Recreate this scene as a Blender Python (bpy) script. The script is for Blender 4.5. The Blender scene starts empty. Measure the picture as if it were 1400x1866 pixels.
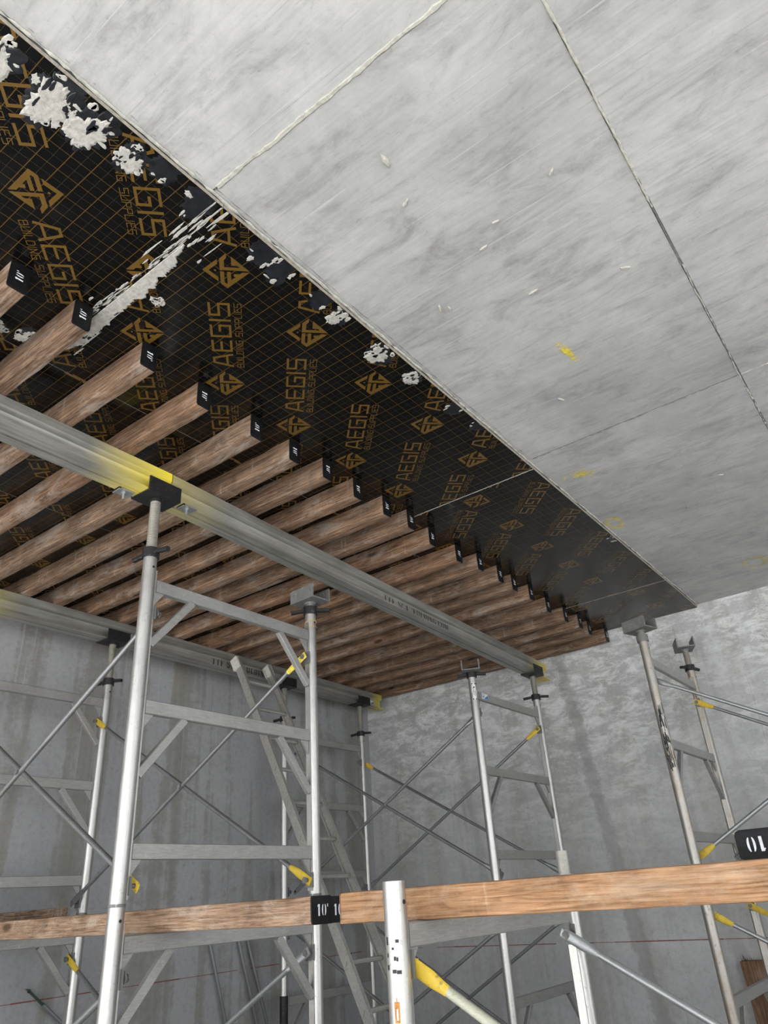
import bpy, math, random
from mathutils import Vector, Matrix
PI = math.pi
random.seed(7)
SC = bpy.context.scene
COL = SC.collection

# ------------------------------------------------------------------ camera
cam_d = bpy.data.cameras.new('camera')
cam = bpy.data.objects.new('camera', cam_d)
COL.objects.link(cam)
RIGHT = Vector((0.79457001, 0.60390804, -0.0628775))
DOWN = Vector((-0.32935942, 0.34169751, -0.88020747))
FWD = Vector((-0.51007928, 0.72009575, 0.47040539))
M = Matrix((RIGHT, -DOWN, -FWD)).transposed().to_4x4()
M.translation = Vector((1.431, -1.159, 1.442))
cam.matrix_world = M
cam_d.sensor_fit = 'HORIZONTAL'
cam_d.sensor_width = 36.0
cam_d.lens = 1324.3 / 1400 * 36.0
cam_d.clip_start = 0.02
SC.camera = cam

# ------------------------------------------------------------------ world, sun, exposure
W = bpy.data.worlds.new('world')
SC.world = W
W.use_nodes = True
W.node_tree.nodes['Background'].inputs[0].default_value = (0.93, 0.97, 1.0, 1)
W.node_tree.nodes['Background'].inputs[1].default_value = 0.65
sun_d = bpy.data.lights.new('sun', 'SUN')
sun_d.energy = 5.0
sun_d.angle = math.radians(3)
sun_d.color = (1.0, 0.985, 0.965)
sun = bpy.data.objects.new('sun', sun_d)
COL.objects.link(sun)
sun.rotation_euler = Vector((0.35, -0.75, 1.1)).to_track_quat('Z', 'Y').to_euler()
SC.view_settings.view_transform = 'Standard'
SC.view_settings.look = 'None'
SC.view_settings.gamma = 1
SC.view_settings.use_curve_mapping = False
SC.view_settings.exposure = 2.0


# ------------------------------------------------------------------ materials
class NT:
    def __init__(self, name):
        self.m = bpy.data.materials.new(name)
        self.m.use_nodes = True
        self.t = self.m.node_tree
        self.b = self.t.nodes['Principled BSDF']

    def n(self, typ, **kw):
        nd = self.t.nodes.new(typ)
        for k, v in kw.items():
            setattr(nd, k, v)
        return nd

    def lk(self, a, b):
        self.t.links.new(a, b)

    def val(self, sock, v):
        if hasattr(v, 'is_linked') or hasattr(v, 'links'):
            self.lk(v, sock)
        else:
            sock.default_value = v

    def coord(self, scale=(1, 1, 1), jitter=True, world=False):
        tc = self.n('ShaderNodeTexCoord')
        out = tc.outputs['Object']
        if world:
            out = self.n('ShaderNodeNewGeometry').outputs['Position']
        elif jitter:
            oi = self.n('ShaderNodeObjectInfo')
            mu = self.n('ShaderNodeVectorMath', operation='SCALE')
            mu.inputs[0].default_value = (37.0, 23.0, 51.0)
            self.lk(oi.outputs['Random'], mu.inputs['Scale'])
            ad = self.n('ShaderNodeVectorMath', operation='ADD')
            self.lk(out, ad.inputs[0])
            self.lk(mu.outputs[0], ad.inputs[1])
            out = ad.outputs[0]
        mp = self.n('ShaderNodeMapping')
        mp.inputs['Scale'].default_value = scale
        self.lk(out, mp.inputs['Vector'])
        return mp.outputs[0]

    def noise(self, vec, scale=5, detail=6, rough=0.6, dist=0.0):
        nd = self.n('ShaderNodeTexNoise')
        nd.inputs['Scale'].default_value = scale
        nd.inputs['Detail'].default_value = detail
        nd.inputs['Roughness'].default_value = rough
        nd.inputs['Distortion'].default_value = dist
        self.lk(vec, nd.inputs['Vector'])
        return nd.outputs['Fac']

    def ramp(self, fac, stops):
        r = self.n('ShaderNodeValToRGB')
        el = r.color_ramp.elements
        while len(el) < len(stops):
            el.new(0.5)
        for e, (p, c) in zip(el, stops):
            e.position = p
            e.color = (c[0], c[1], c[2], 1) if hasattr(c, '__len__') else (c, c, c, 1)
        self.lk(fac, r.inputs[0])
        return r.outputs[0]

    def mix(self, fac, a, b, mode='MIX'):
        m = self.n('ShaderNodeMix', data_type='RGBA', blend_type=mode)
        m.clamp_factor = True
        for s, v in ((m.inputs[0], fac), (m.inputs[6], a), (m.inputs[7], b)):
            if isinstance(v, (tuple, list)):
                s.default_value = (v[0], v[1], v[2], 1)
            elif isinstance(v, (int, float)):
                s.default_value = v
            else:
                self.lk(v, s)
        return m.outputs[2]

    def math(self, op, a, b=None, c=None):
        m = self.n('ShaderNodeMath', operation=op)
        for s, v in zip(m.inputs, (a, b, c)):
            if v is None:
                continue
            if isinstance(v, (int, float)):
                s.default_value = v
            else:
                self.lk(v, s)
        return m.outputs[0]

    def sep(self, vec):
        s = self.n('ShaderNodeSeparateXYZ')
        self.lk(vec, s.inputs[0])
        return s.outputs

    def bump(self, h, strength=0.3, dist=0.01):
        b = self.n('ShaderNodeBump')
        b.inputs['Strength'].default_value = strength
        b.inputs['Distance'].default_value = dist
        self.lk(h, b.inputs['Height'])
        self.lk(b.outputs[0], self.b.inputs['Normal'])

    def out(self, col=None, rough=None, metal=None, spec=None):
        for nm, v in (('Base Color', col), ('Roughness', rough), ('Metallic', metal), ('Specular IOR Level', spec)):
            if v is None:
                continue
            s = self.b.inputs[nm]
            if isinstance(v, (tuple, list)):
                s.default_value = (v[0], v[1], v[2], 1)
            elif isinstance(v, (int, float)):
                s.default_value = v
            else:
                self.lk(v, s)
        return self.m


def mat_soffit():
    k = NT('soffit_concrete')
    big = k.noise(k.coord((1, 1, 1), world=True), 1.6, 8, 0.68, 0.5)
    mid = k.noise(k.coord((0.7, 1.6, 1), world=True), 5, 9, 0.76, 0.6)
    grn = k.noise(k.coord((4, 70, 1), world=True), 1.0, 3, 0.5)
    scr = k.noise(k.coord((2.0, 95, 1), world=True), 1.0, 2, 0.4, 0.1)
    spk = k.noise(k.coord((1, 1, 1), world=True), 30, 7, 0.82)
    c = k.ramp(big, [(0.28, (0.325, 0.325, 0.322)), (0.50, (0.415, 0.412, 0.406)), (0.72, (0.505, 0.50, 0.49))])
    c = k.mix(0.8, c, k.ramp(mid, [(0.30, 0.58), (0.5, 1.0), (0.7, 1.14)]), 'MULTIPLY')
    c = k.mix(0.35, c, k.ramp(grn, [(0.30, 0.80), (0.5, 1.0), (0.72, 1.12)]), 'MULTIPLY')
    msk = k.ramp(mid, [(0.42, 0.0), (0.55, 1.0)])
    c = k.mix(k.math('MULTIPLY', msk, k.ramp(scr, [(0.28, 0.55), (0.34, 0.0)])), c, (0.30, 0.295, 0.285))
    c = k.mix(k.math('MULTIPLY', k.ramp(big, [(0.4, 1.0), (0.6, 0.3)]), k.ramp(scr, [(0.66, 0.0), (0.72, 0.32)])), c, (0.68, 0.67, 0.65))
    c = k.mix(0.5, c, k.ramp(spk, [(0.28, 0.35), (0.42, 1.0), (0.8, 1.10)]), 'MULTIPLY')
    oi = k.n('ShaderNodeObjectInfo')
    c = k.mix(1.0, c, k.ramp(oi.outputs['Random'], [(0, 0.94), (1, 1.05)]), 'MULTIPLY')
    h = k.math('ADD', k.math('MULTIPLY', scr, 0.4), k.math('MULTIPLY', mid, 0.5))
    k.bump(h, 0.18, 0.005)
    return k.out(c, k.ramp(mid, [(0.3, 0.5), (0.7, 0.75)]), 0, 0.35)


def mat_wall(name, axis, tone, white, brown):
    # axis: 0 wall runs along x, 1 along y; streaks are vertical
    k = NT(name)
    if axis == 0:
        sv, sh = (5.0, 1, 0.35), (1.0, 1, 2.3)
        sdrip = (26, 1, 0.5)
    else:
        sv, sh = (1, 4.0, 0.22), (1, 1.0, 1.6)
        sdrip = (1, 22, 0.45)
    big = k.noise(k.coord((1, 1, 1), world=True), 1.1, 6, 0.6)
    ver = k.noise(k.coord(sv, world=True), 1.0, 5, 0.55, 0.3)
    ver2 = k.noise(k.coord(sdrip, world=True), 1.0, 4, 0.6, 0.2)
    hor = k.noise(k.coord(sh, world=True), 3.8, 12, 0.80, 0.35)
    zone = k.noise(k.coord((1, 1, 1), world=True), 0.9, 3, 0.5)
    fin = k.noise(k.coord((1, 1, 1), world=True), 26, 7, 0.75)
    c = k.ramp(big, [(0.3, [t * 0.86 for t in tone]), (0.7, [t * 1.12 for t in tone])])
    bm = k.math('ADD', k.math('MULTIPLY', ver, 0.72), k.math('MULTIPLY', hor, 0.28))
    c = k.mix(k.ramp(bm, [(0.485, 0.0), (0.53, 0.6), (0.60, 0.85)]), c, brown)
    c = k.mix(0.6, c, k.ramp(fin, [(0.30, 0.72), (0.5, 1.0), (0.75, 1.12)]), 'MULTIPLY')
    z = k.sep(k.coord((1, 1, 1), world=True))[2]
    up = k.n('ShaderNodeMapRange')
    up.inputs[1].default_value = 1.3
    up.inputs[2].default_value = 3.3
    k.lk(z, up.inputs[0])
    if white > 0:
        wm = k.ramp(hor, [(0.462, 0.0), (0.535, 0.55), (0.63, 1.0)])
        wf = k.math('MULTIPLY', wm, k.math('MULTIPLY', k.math('MULTIPLY', up.outputs[0], k.ramp(zone, [(0.34, 0.35), (0.52, 1.0)])), white))
        c = k.mix(wf, c, (0.82, 0.825, 0.83))
    dl = k.ramp(ver2, [(0.62, 0.0), (0.66, 0.8), (0.70, 0.0)])
    c = k.mix(k.math('MULTIPLY', dl, k.math('MULTIPLY', up.outputs[0], 0.55)), c, (0.58, 0.58, 0.57))
    dd = k.ramp(ver2, [(0.30, 0.8), (0.34, 0.0)])
    c = k.mix(k.math('MULTIPLY', dd, 0.35), c, (0.16, 0.155, 0.15))
    if axis == 0:
        # two long water stains running down the end wall
        x = k.sep(k.coord((1, 1, 1), world=True))[0]
        wob = k.math('MULTIPLY', k.math('SUBTRACT', k.noise(k.coord((1, 1, 1), world=True), 6, 9, 0.8), 0.5), 0.26)
        xx = k.math('ADD', x, wob)
        lean = k.math('MULTIPLY', k.math('SUBTRACT', z, 1.0), -0.11)
        for x0, w, amt in ((-1.18, 0.085, 0.55), (-2.55, 0.05, 0.3), (-0.42, 0.06, 0.25)):
            d = k.math('ABSOLUTE', k.math('SUBTRACT', xx, k.math('ADD', lean, x0)))
            s = k.n('ShaderNodeMapRange')
            s.inputs[1].default_value = w
            s.inputs[2].default_value = w * 0.55
            k.lk(d, s.inputs[0])
            c = k.mix(k.math('MULTIPLY', s.outputs[0], amt), c, (0.25, 0.245, 0.23))
    k.bump(hor, 0.12, 0.004)
    return k.out(c, k.ramp(hor, [(0.35, 0.45), (0.6, 0.75)]), 0, 0.3)


def mat_concrete(name, col, var=0.25, scale=8):
    k = NT(name)
    f = k.noise(k.coord((1, 1, 1), world=True), scale, 8, 0.7)
    c = k.ramp(f, [(0.3, [v * (1 - var) for v in col]), (0.7, [v * (1 + var) for v in col])])
    k.bump(f, 0.3, 0.01)
    return k.out(c, 0.85, 0, 0.2)


def mat_film():
    # phenolic film: near-black gloss with a fine gold grid, solid every 76.25 mm, dashed between
    k = NT('film_faced_plywood')
    v = k.coord((1, 1, 1), jitter=False)
    o = k.sep(v)
    P = 0.07625
    dirt = k.noise(k.coord((1, 1, 1)), 3.5, 8, 0.7, 0.4)
    base = k.ramp(dirt, [(0.35, (0.0022, 0.0021, 0.0023)), (0.64, (0.0034, 0.0031, 0.0031)), (0.82, (0.013, 0.012, 0.012))])

    def line(c, off, w):
        fr = k.math('FRACT', k.math('ADD', k.math('DIVIDE', c, P), off))
        return k.math('LESS_THAN', k.math('ABSOLUTE', k.math('SUBTRACT', fr, 0.5)), w / P / 2)

    def dash(c):
        return k.math('LESS_THAN', k.math('FRACT', k.math('DIVIDE', c, 0.0076)), 0.6)
    sol = k.math('MAXIMUM', line(o[0], 0.5, 0.0020), line(o[1], 0.5, 0.0030))
    das = k.math('MAXIMUM', k.math('MULTIPLY', line(o[0], 0.0, 0.0013), dash(o[1])),
                 k.math('MULTIPLY', line(o[1], 0.0, 0.0013), dash(o[0])))
    c = k.mix(k.math('MULTIPLY', sol, 0.8), base, (0.105, 0.060, 0.014))
    c = k.mix(k.math('MULTIPLY', das, 0.75), c, (0.075, 0.058, 0.032))
    k.bump(dirt, 0.03, 0.002)
    return k.out(c, k.ramp(dirt, [(0.35, 0.11), (0.7, 0.26)]), 0, 0.30)


def mat_plain(name, col, rough=0.5, metal=0.0, var=0.15, scale=20, spec=0.5):
    k = NT(name)
    f = k.noise(k.coord((1, 1, 1)), scale, 6, 0.65)
    c = k.ramp(f, [(0.3, [v * (1 - var) for v in col]), (0.7, [v * (1 + var) for v in col])])
    return k.out(c, rough, metal, spec)


def mat_metal(name, col, rough, metal, spot, spot_amt, grain=(1, 1, 1), spot_scale=60, warm=None):
    k = NT(name)
    v = k.coord((1, 1, 1))
    g = k.noise(k.coord(grain), 14, 5, 0.65)
    b = k.noise(v, 4, 6, 0.7)
    s = k.noise(v, spot_scale, 4, 0.75)
    c = k.ramp(g, [(0.3, [x * 0.80 for x in col]), (0.7, [x * 1.1 for x in col])])
    c = k.mix(0.6, c, k.ramp(b, [(0.3, 0.72), (0.6, 1.05)]), 'MULTIPLY')
    c = k.mix(k.math('MULTIPLY', k.ramp(s, [(0.60, 0.0), (0.68, 1.0)]), spot_amt), c, spot)
    if warm:
        c = k.mix(k.ramp(b, [(0.50, 0.0), (0.66, 0.75)]), c, warm)
    mt = k.math('SUBTRACT', metal, k.math('MULTIPLY', k.ramp(s, [(0.60, 0.0), (0.68, 1.0)]), spot_amt * metal))
    k.bump(g, 0.05, 0.002)
    return k.out(c, k.ramp(b, [(0.3, rough * 0.8), (0.7, min(1, rough * 1.25))]), mt, 0.5)


def mat_wood(name, dark, mid, light, wash, grain_axis=0, wash_col=(0.42, 0.38, 0.34)):
    k = NT(name)
    sc = [62.0, 62.0, 62.0]
    sc[grain_axis] = 2.4
    sc2 = [9.0, 9.0, 9.0]
    sc2[grain_axis] = 0.6
    fib = k.noise(k.coord(tuple(sc)), 2.2, 6, 0.65, 0.6)
    ring = k.noise(k.coord(tuple(sc2)), 1.6, 4, 0.55, 1.2)
    ringl = k.math('FRACT', k.math('MULTIPLY', ring, 9.0))
    blot = k.noise(k.coord((1, 1, 1)), 5, 7, 0.7, 0.3)
    ps = [3.5, 3.5, 3.5]
    ps[grain_axis] = 1.3
    pat = k.noise(k.coord(tuple(ps)), 2.3, 8, 0.75, 0.6)
    xs = [4, 4, 4]
    xs[grain_axis] = 40
    cross = k.noise(k.coord(tuple(xs)), 1.0, 3, 0.5)
    c = k.ramp(fib, [(0.30, dark), (0.5, mid), (0.70, light)])
    c = k.mix(0.55, c, k.ramp(ringl, [(0.0, 0.62), (0.35, 1.08), (0.9, 1.1), (1.0, 0.62)]), 'MULTIPLY')
    c = k.mix(0.75, c, k.ramp(blot, [(0.3, 0.5), (0.6, 1.15)]), 'MULTIPLY')
    oi = k.n('ShaderNodeObjectInfo')
    hue = k.ramp(oi.outputs['Random'], [(0.0, (1.15, 0.98, 0.86)), (0.5, (1.0, 1.0, 1.0)), (1.0, (0.86, 0.80, 0.77))])
    c = k.mix(0.8, c, hue, 'MULTIPLY')
    wm = k.math('MULTIPLY', k.ramp(pat, [(0.52, 0.0), (0.66, 1.0)]), wash)
    c = k.mix(wm, c, wash_col)
    cm = k.math('MULTIPLY', k.math('MULTIPLY', k.ramp(cross, [(0.63, 0.0), (0.70, 1.0)]), k.ramp(blot, [(0.45, 0), (0.6, 1)])), wash * 0.8)
    c = k.mix(cm, c, wash_col)
    knot = k.n('ShaderNodeTexVoronoi')
    ks = [7.0, 7.0, 7.0]
    ks[grain_axis] = 2.6
    k.lk(k.coord(tuple(ks)), knot.inputs['Vector'])
    knot.inputs['Scale'].default_value = 0.8
    c = k.mix(k.ramp(knot.outputs['Distance'], [(0.07, 0.85), (0.13, 0.0)]), c, [v * 0.5 for v in dark])
    k.bump(k.math('ADD', fib, k.math('MULTIPLY', ringl, 0.25)), 0.45, 0.004)
    return k.out(c, 0.8, 0, 0.25)


def mat_beam(name, y_lo=None, y_hi=None, amt=1.0, tint=(0.92, 0.74, 0.05), fade=0.5):
    # mill aluminium with yellow spray paint on stretches of its own length (local y)
    k = NT(name)
    g = k.noise(k.coord((30, 0.8, 30)), 1.6, 5, 0.6)
    b = k.noise(k.coord((3, 1, 3)), 3.5, 8, 0.7)
    c = k.ramp(g, [(0.3, (0.25, 0.245, 0.225)), (0.7, (0.42, 0.415, 0.385))])
    c = k.mix(0.8, c, k.ramp(b, [(0.3, 0.66), (0.62, 1.08)]), 'MULTIPLY')
    s = k.noise(k.coord((1, 1, 1)), 70, 3, 0.7)
    c = k.mix(k.ramp(s, [(0.70, 0.0), (0.74, 0.6)]), c, (0.75, 0.74, 0.7))
    mt = 0.55
    y = k.sep(k.coord((1, 1, 1), jitter=False))[1]
    yy = k.math('ADD', y, k.math('MULTIPLY', k.math('SUBTRACT', b, 0.5), 0.2))
    fac = None
    for pos, sgn, a in ((y_lo, -1, amt), (y_hi, 1, 1.0)):
        if pos is None:
            continue
        mr = k.n('ShaderNodeMapRange')
        mr.inputs[1].default_value = pos - sgn * fade
        mr.inputs[2].default_value = pos
        k.lk(yy, mr.inputs[0])
        f = k.math('MULTIPLY', mr.outputs[0], a)
        fac = f if fac is None else k.math('MAXIMUM', fac, f)
    if fac is not None:
        c = k.mix(fac, c, tint)
        mt = k.math('MULTIPLY', k.math('SUBTRACT', 1.0, fac), 0.55)
    k.bump(g, 0.08, 0.002)
    return k.out(c, k.ramp(b, [(0.3, 0.36), (0.7, 0.55)]), mt, 0.5)


MT = {
    'soffit': mat_soffit(),
    'wall_left': mat_wall('left_wall_concrete', 1, (0.37, 0.372, 0.38), 0.0, (0.245, 0.235, 0.208)),
    'wall_back': mat_wall('end_wall_concrete', 0, (0.46, 0.462, 0.465), 1.0, (0.39, 0.385, 0.365)),
    'floor': mat_concrete('floor_concrete', (0.42, 0.42, 0.415)),
    'ground': mat_concrete('outdoor_concrete', (0.53, 0.53, 0.525), 0.12, 1.5),
    'grout': mat_concrete('grout', (0.42, 0.405, 0.36), 0.3, 40),
    'grout_dark': mat_concrete('dark_joint', (0.16, 0.155, 0.15), 0.3, 40),
    'crust': mat_concrete('dried_cement', (0.40, 0.385, 0.355), 0.35, 45),
    'wet': mat_plain('cement_film', (0.011, 0.012, 0.015), 0.28, 0, 0.8, 26),
    'film': mat_film(),
    'plyedge': mat_concrete('plywood_edge', (0.30, 0.27, 0.23), 0.4, 60),
    'gold': mat_plain('gold_ink', (0.112, 0.060, 0.008), 0.35, 0, 0.12, 30),
    'alu': mat_metal('aluminium_tube', (0.55, 0.54, 0.52), 0.36, 0.85, (0.20, 0.18, 0.16), 0.55, (30, 30, 1.2), 75),
    'alu_old': mat_metal('worn_aluminium_tube', (0.46, 0.435, 0.40), 0.42, 0.75, (0.16, 0.12, 0.09), 0.8, (30, 30, 1.2), 55, (0.36, 0.28, 0.20)),
    'alu_rung': mat_metal('aluminium_rung', (0.40, 0.395, 0.38), 0.45, 0.6, (0.60, 0.59, 0.58), 0.45, (6, 1.2, 20), 60),
    'galv': mat_metal('galvanised_brace', (0.33, 0.335, 0.34), 0.42, 0.7, (0.12, 0.12, 0.12), 0.5, (1.5, 30, 30), 50),
    'galv_light': mat_metal('bright_galvanised', (0.44, 0.455, 0.465), 0.4, 0.75, (0.30, 0.32, 0.33), 0.4, (1.5, 30, 30), 30),
    'pin': mat_metal('speckled_pin', (0.50, 0.48, 0.43), 0.5, 0.5, (0.14, 0.13, 0.11), 0.9, (1, 1, 1), 120),
    'screw': mat_metal('screw_thread', (0.36, 0.34, 0.30), 0.5, 0.6, (0.14, 0.12, 0.10), 0.7, (1, 1, 40), 60),
    'black': mat_metal('black_steel', (0.016, 0.016, 0.017), 0.5, 0.2, (0.16, 0.155, 0.15), 0.5, (1, 1, 1), 55),
    'cement_steel': mat_metal('cement_dusted_steel', (0.20, 0.20, 0.195), 0.6, 0.35, (0.50, 0.49, 0.47), 0.8, (1, 1, 1), 40),
    'yellow': mat_metal('yellow_paint', (0.72, 0.50, 0.05), 0.5, 0.0, (0.10, 0.09, 0.06), 0.6, (1, 1, 1), 40),
    'greenpaint': mat_metal('dark_green_paint', (0.03, 0.075, 0.055), 0.45, 0.1, (0.2, 0.2, 0.19), 0.4, (1, 1, 1), 40),
    'joist': mat_wood('old_timber', (0.060, 0.036, 0.024), (0.205, 0.132, 0.088), (0.39, 0.27, 0.185), 0.5, 0, (0.47, 0.42, 0.37)),
    'timber': mat_wood('newer_timber', (0.17, 0.088, 0.042), (0.345, 0.20, 0.108), (0.45, 0.295, 0.18), 0.32, 0, (0.60, 0.49, 0.38)),
    'weathered': mat_wood('weathered_timber', (0.13, 0.072, 0.042), (0.31, 0.20, 0.13), (0.46, 0.335, 0.24), 0.6, 0, (0.50, 0.43, 0.36)),
    'plank': mat_wood('brown_timber', (0.08, 0.042, 0.026), (0.20, 0.118, 0.072), (0.31, 0.20, 0.13), 0.25, 2),
    'blackpaint': mat_plain('black_end_paint', (0.006, 0.006, 0.007), 0.4, 0, 0.7, 70, 0.22),
    'white': mat_plain('white_stencil', (0.72, 0.74, 0.78), 0.6, 0, 0.15, 90),
    'sticker': mat_plain('white_sticker', (0.72, 0.71, 0.68), 0.5, 0, 0.12, 60),
    'ink': mat_plain('black_ink', (0.018, 0.017, 0.016), 0.5, 0, 0.4, 90),
    'blue': mat_plain('blue_sticker', (0.03, 0.19, 0.55), 0.4, 0, 0.1, 60),
    'red': mat_plain('red_chalk', (0.22, 0.075, 0.07), 0.9, 0, 0.3, 30),
    'marking': mat_plain('yellow_marking', (0.78, 0.64, 0.10), 0.8, 0, 0.25, 60),
    'rust': mat_plain('rust', (0.50, 0.22, 0.06), 0.8, 0, 0.4, 90),
    'ladder': mat_metal('ladder_aluminium', (0.44, 0.43, 0.40), 0.5, 0.45, (0.20, 0.19, 0.17), 0.5, (4, 4, 4), 45),
    'splashed': mat_metal('paint_splashed_tube', (0.50, 0.50, 0.40), 0.55, 0.2, (0.30, 0.33, 0.14), 0.7, (4, 20, 20), 22),
    'pad': mat_plain('pale_pad', (0.66, 0.63, 0.57), 0.7, 0, 0.15, 40),
    'wire': mat_plain('yellow_wire', (0.62, 0.42, 0.10), 0.5, 0, 0.2, 40),
    'beam1a': mat_beam('beam_near', None, 0.0, 1.0),
    'beam1b': mat_beam('beam_far', 0.0, 4.72, 0.55, (0.62, 0.50, 0.10), 0.42),
    'beam2': mat_beam('beam_wall', 0.0, 4.58, 0.35, (0.62, 0.52, 0.05), 0.22),
}


# ------------------------------------------------------------------ mesh helpers
class MB:
    def __init__(self):
        self.v, self.f, self.mi = [], [], []

    def add(self, vs, fs, mi=0):
        b = len(self.v)
        self.v += [tuple(p) for p in vs]
        self.f += [tuple(i + b for i in f) for f in fs]
        self.mi += [mi] * len(fs)
        return self

    def box(self, lo, hi, mi=0):
        x0, y0, z0 = lo
        x1, y1, z1 = hi
        vs = [(x0, y0, z0), (x1, y0, z0), (x1, y1, z0), (x0, y1, z0), (x0, y0, z1), (x1, y0, z1), (x1, y1, z1), (x0, y1, z1)]
        return self.add(vs, [(3, 2, 1, 0), (4, 5, 6, 7), (0, 1, 5, 4), (1, 2, 6, 5), (2, 3, 7, 6), (3, 0, 4, 7)], mi)

    def basis(self, p0, p1, up):
        d = (Vector(p1) - Vector(p0)).normalized()
        u = Vector(up)
        s = d.cross(u)
        if s.length < 1e-4:
            s = d.cross(Vector((1, 0, 0)))
        s.normalize()
        return d, s, s.cross(d).normalized()

    def tube(self, p0, p1, r, n=14, r1=None, cap=True, mi=0):
        r1 = r if r1 is None else r1
        p0, p1 = Vector(p0), Vector(p1)
        d, s, u = self.basis(p0, p1, (0.31, 0.17, 0.93))
        vs = []
        for p, rr in ((p0, r), (p1, r1)):
            for i in range(n):
                a = 2 * PI * i / n
                vs.append(p + (s * math.cos(a) + u * math.sin(a)) * rr)
        fs = [(i, (i + 1) % n, n + (i + 1) % n, n + i) for i in range(n)]
        if cap:
            fs += [tuple(range(n - 1, -1, -1)), tuple(range(n, 2 * n))]
        return self.add(vs, fs, mi)

    def pipe(self, p0, p1, ro, ri, n=20, mi=0):
        # open hollow tube
        p0, p1 = Vector(p0), Vector(p1)
        d, s, u = self.basis(p0, p1, (0.31, 0.17, 0.93))
        vs = []
        for p, rr in ((p0, ro), (p1, ro), (p1, ri), (p0, ri)):
            for i in range(n):
                a = 2 * PI * i / n
                vs.append(p + (s * math.cos(a) + u * math.sin(a)) * rr)
        fs = []
        for q in range(4):
            for i in range(n):
                j = (i + 1) % n
                q2 = (q + 1) % 4
                fs.append((q * n + i, q * n + j, q2 * n + j, q2 * n + i))
        return self.add(vs, fs, mi)

    def bar(self, p0, p1, w, h, up=(0, 0, 1), mi=0, ch=0.0):
        # rectangular bar; w across, h along up
        p0, p1 = Vector(p0), Vector(p1)
        d, s, u = self.basis(p0, p1, up)
        if ch:
            pr = [(-w / 2 + ch, -h / 2), (w / 2 - ch, -h / 2), (w / 2, -h / 2 + ch), (w / 2, h / 2 - ch),
                  (w / 2 - ch, h / 2), (-w / 2 + ch, h / 2), (-w / 2, h / 2 - ch), (-w / 2, -h / 2 + ch)]
        else:
            pr = [(-w / 2, -h / 2), (w / 2, -h / 2), (w / 2, h / 2), (-w / 2, h / 2)]
        n = len(pr)
        vs = [p + s * a + u * b for p in (p0, p1) for a, b in pr]
        fs = [(i, (i + 1) % n, n + (i + 1) % n, n + i) for i in range(n)]
        fs += [tuple(range(n - 1, -1, -1)), tuple(range(n, 2 * n))]
        return self.add(vs, fs, mi)

    def prism(self, poly, ax, a0, a1, mi=0):
        # polygon in the two other axes, extruded along axis ax
        o = [i for i in range(3) if i != ax]
        vs = []
        for a in (a0, a1):
            for p in poly:
                q = [0, 0, 0]
                q[ax] = a
                q[o[0]], q[o[1]] = p
                vs.append(q)
        n = len(poly)
        fs = [(i, (i + 1) % n, n + (i + 1) % n, n + i) for i in range(n)]
        fs += [tuple(range(n - 1, -1, -1)), tuple(range(n, 2 * n))]
        return self.add(vs, fs, mi)

    def build(self, name, mats, parent=None, loc=None, smooth=True):
        me = bpy.data.meshes.new(name)
        me.from_pydata(self.v, [], self.f)
        if not isinstance(mats, (list, tuple)):
            mats = [mats]
        for m in mats:
            me.materials.append(m)
        if len(mats) > 1:
            me.polygons.foreach_set('material_index', self.mi)
        me.update()
        if smooth:
            me.polygons.foreach_set('use_smooth', [True] * len(me.polygons))
            me.set_sharp_from_angle(angle=math.radians(35))
        return link(name, me, parent, loc)


def link(name, me, parent=None, loc=None):
    o = bpy.data.objects.new(name, me)
    COL.objects.link(o)
    if parent:
        o.parent = parent
    if loc:
        o.location = loc
    return o


def thing(name, label, cat, loc=(0, 0, 0), rz=0.0, group=None):
    o = bpy.data.objects.new(name, None)
    COL.objects.link(o)
    o.empty_display_size = 0.1
    o.location = loc
    o.rotation_euler = (0, 0, rz)
    return tag(o, label, cat, group)


def tag(o, label, cat, group=None):
    o['label'] = label
    o['category'] = cat
    o['kind'] = 'thing'
    if group:
        o['group'] = group
    return o


def struct(o):
    o['kind'] = 'structure'
    return o


def dup(root, loc=None, rz=None, label=None):
    def cp(o, par):
        c = o.copy()
        COL.objects.link(c)
        c.parent = par
        for ch in list(o.children):
            cp(ch, c)
        return c
    r = cp(root, None)
    if loc is not None:
        r.location = loc
    if rz is not None:
        r.rotation_euler = (0, 0, rz)
    if label:
        r['label'] = label
    return r


# ------------------------------------------------------------------ flat lettering: strokes -> quads in the plane
def stroke(pts, w, ext=True):
    q = []
    for i in range(len(pts) - 1):
        a, b = Vector(pts[i]), Vector(pts[i + 1])
        d = (b - a)
        if d.length < 1e-6:
            continue
        d.normalize()
        n = Vector((-d.y, d.x)) * (w / 2)
        e = d * (w / 2) if ext else d * 0
        a2 = a - (e if i > 0 else d * 0)
        b2 = b + (e if i < len(pts) - 2 else d * 0)
        q.append([tuple(a2 + n), tuple(a2 - n), tuple(b2 - n), tuple(b2 + n)])
    return q


def rect(x0, y0, x1, y1):
    return [[(x0, y0), (x1, y0), (x1, y1), (x0, y1)]]


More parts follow.
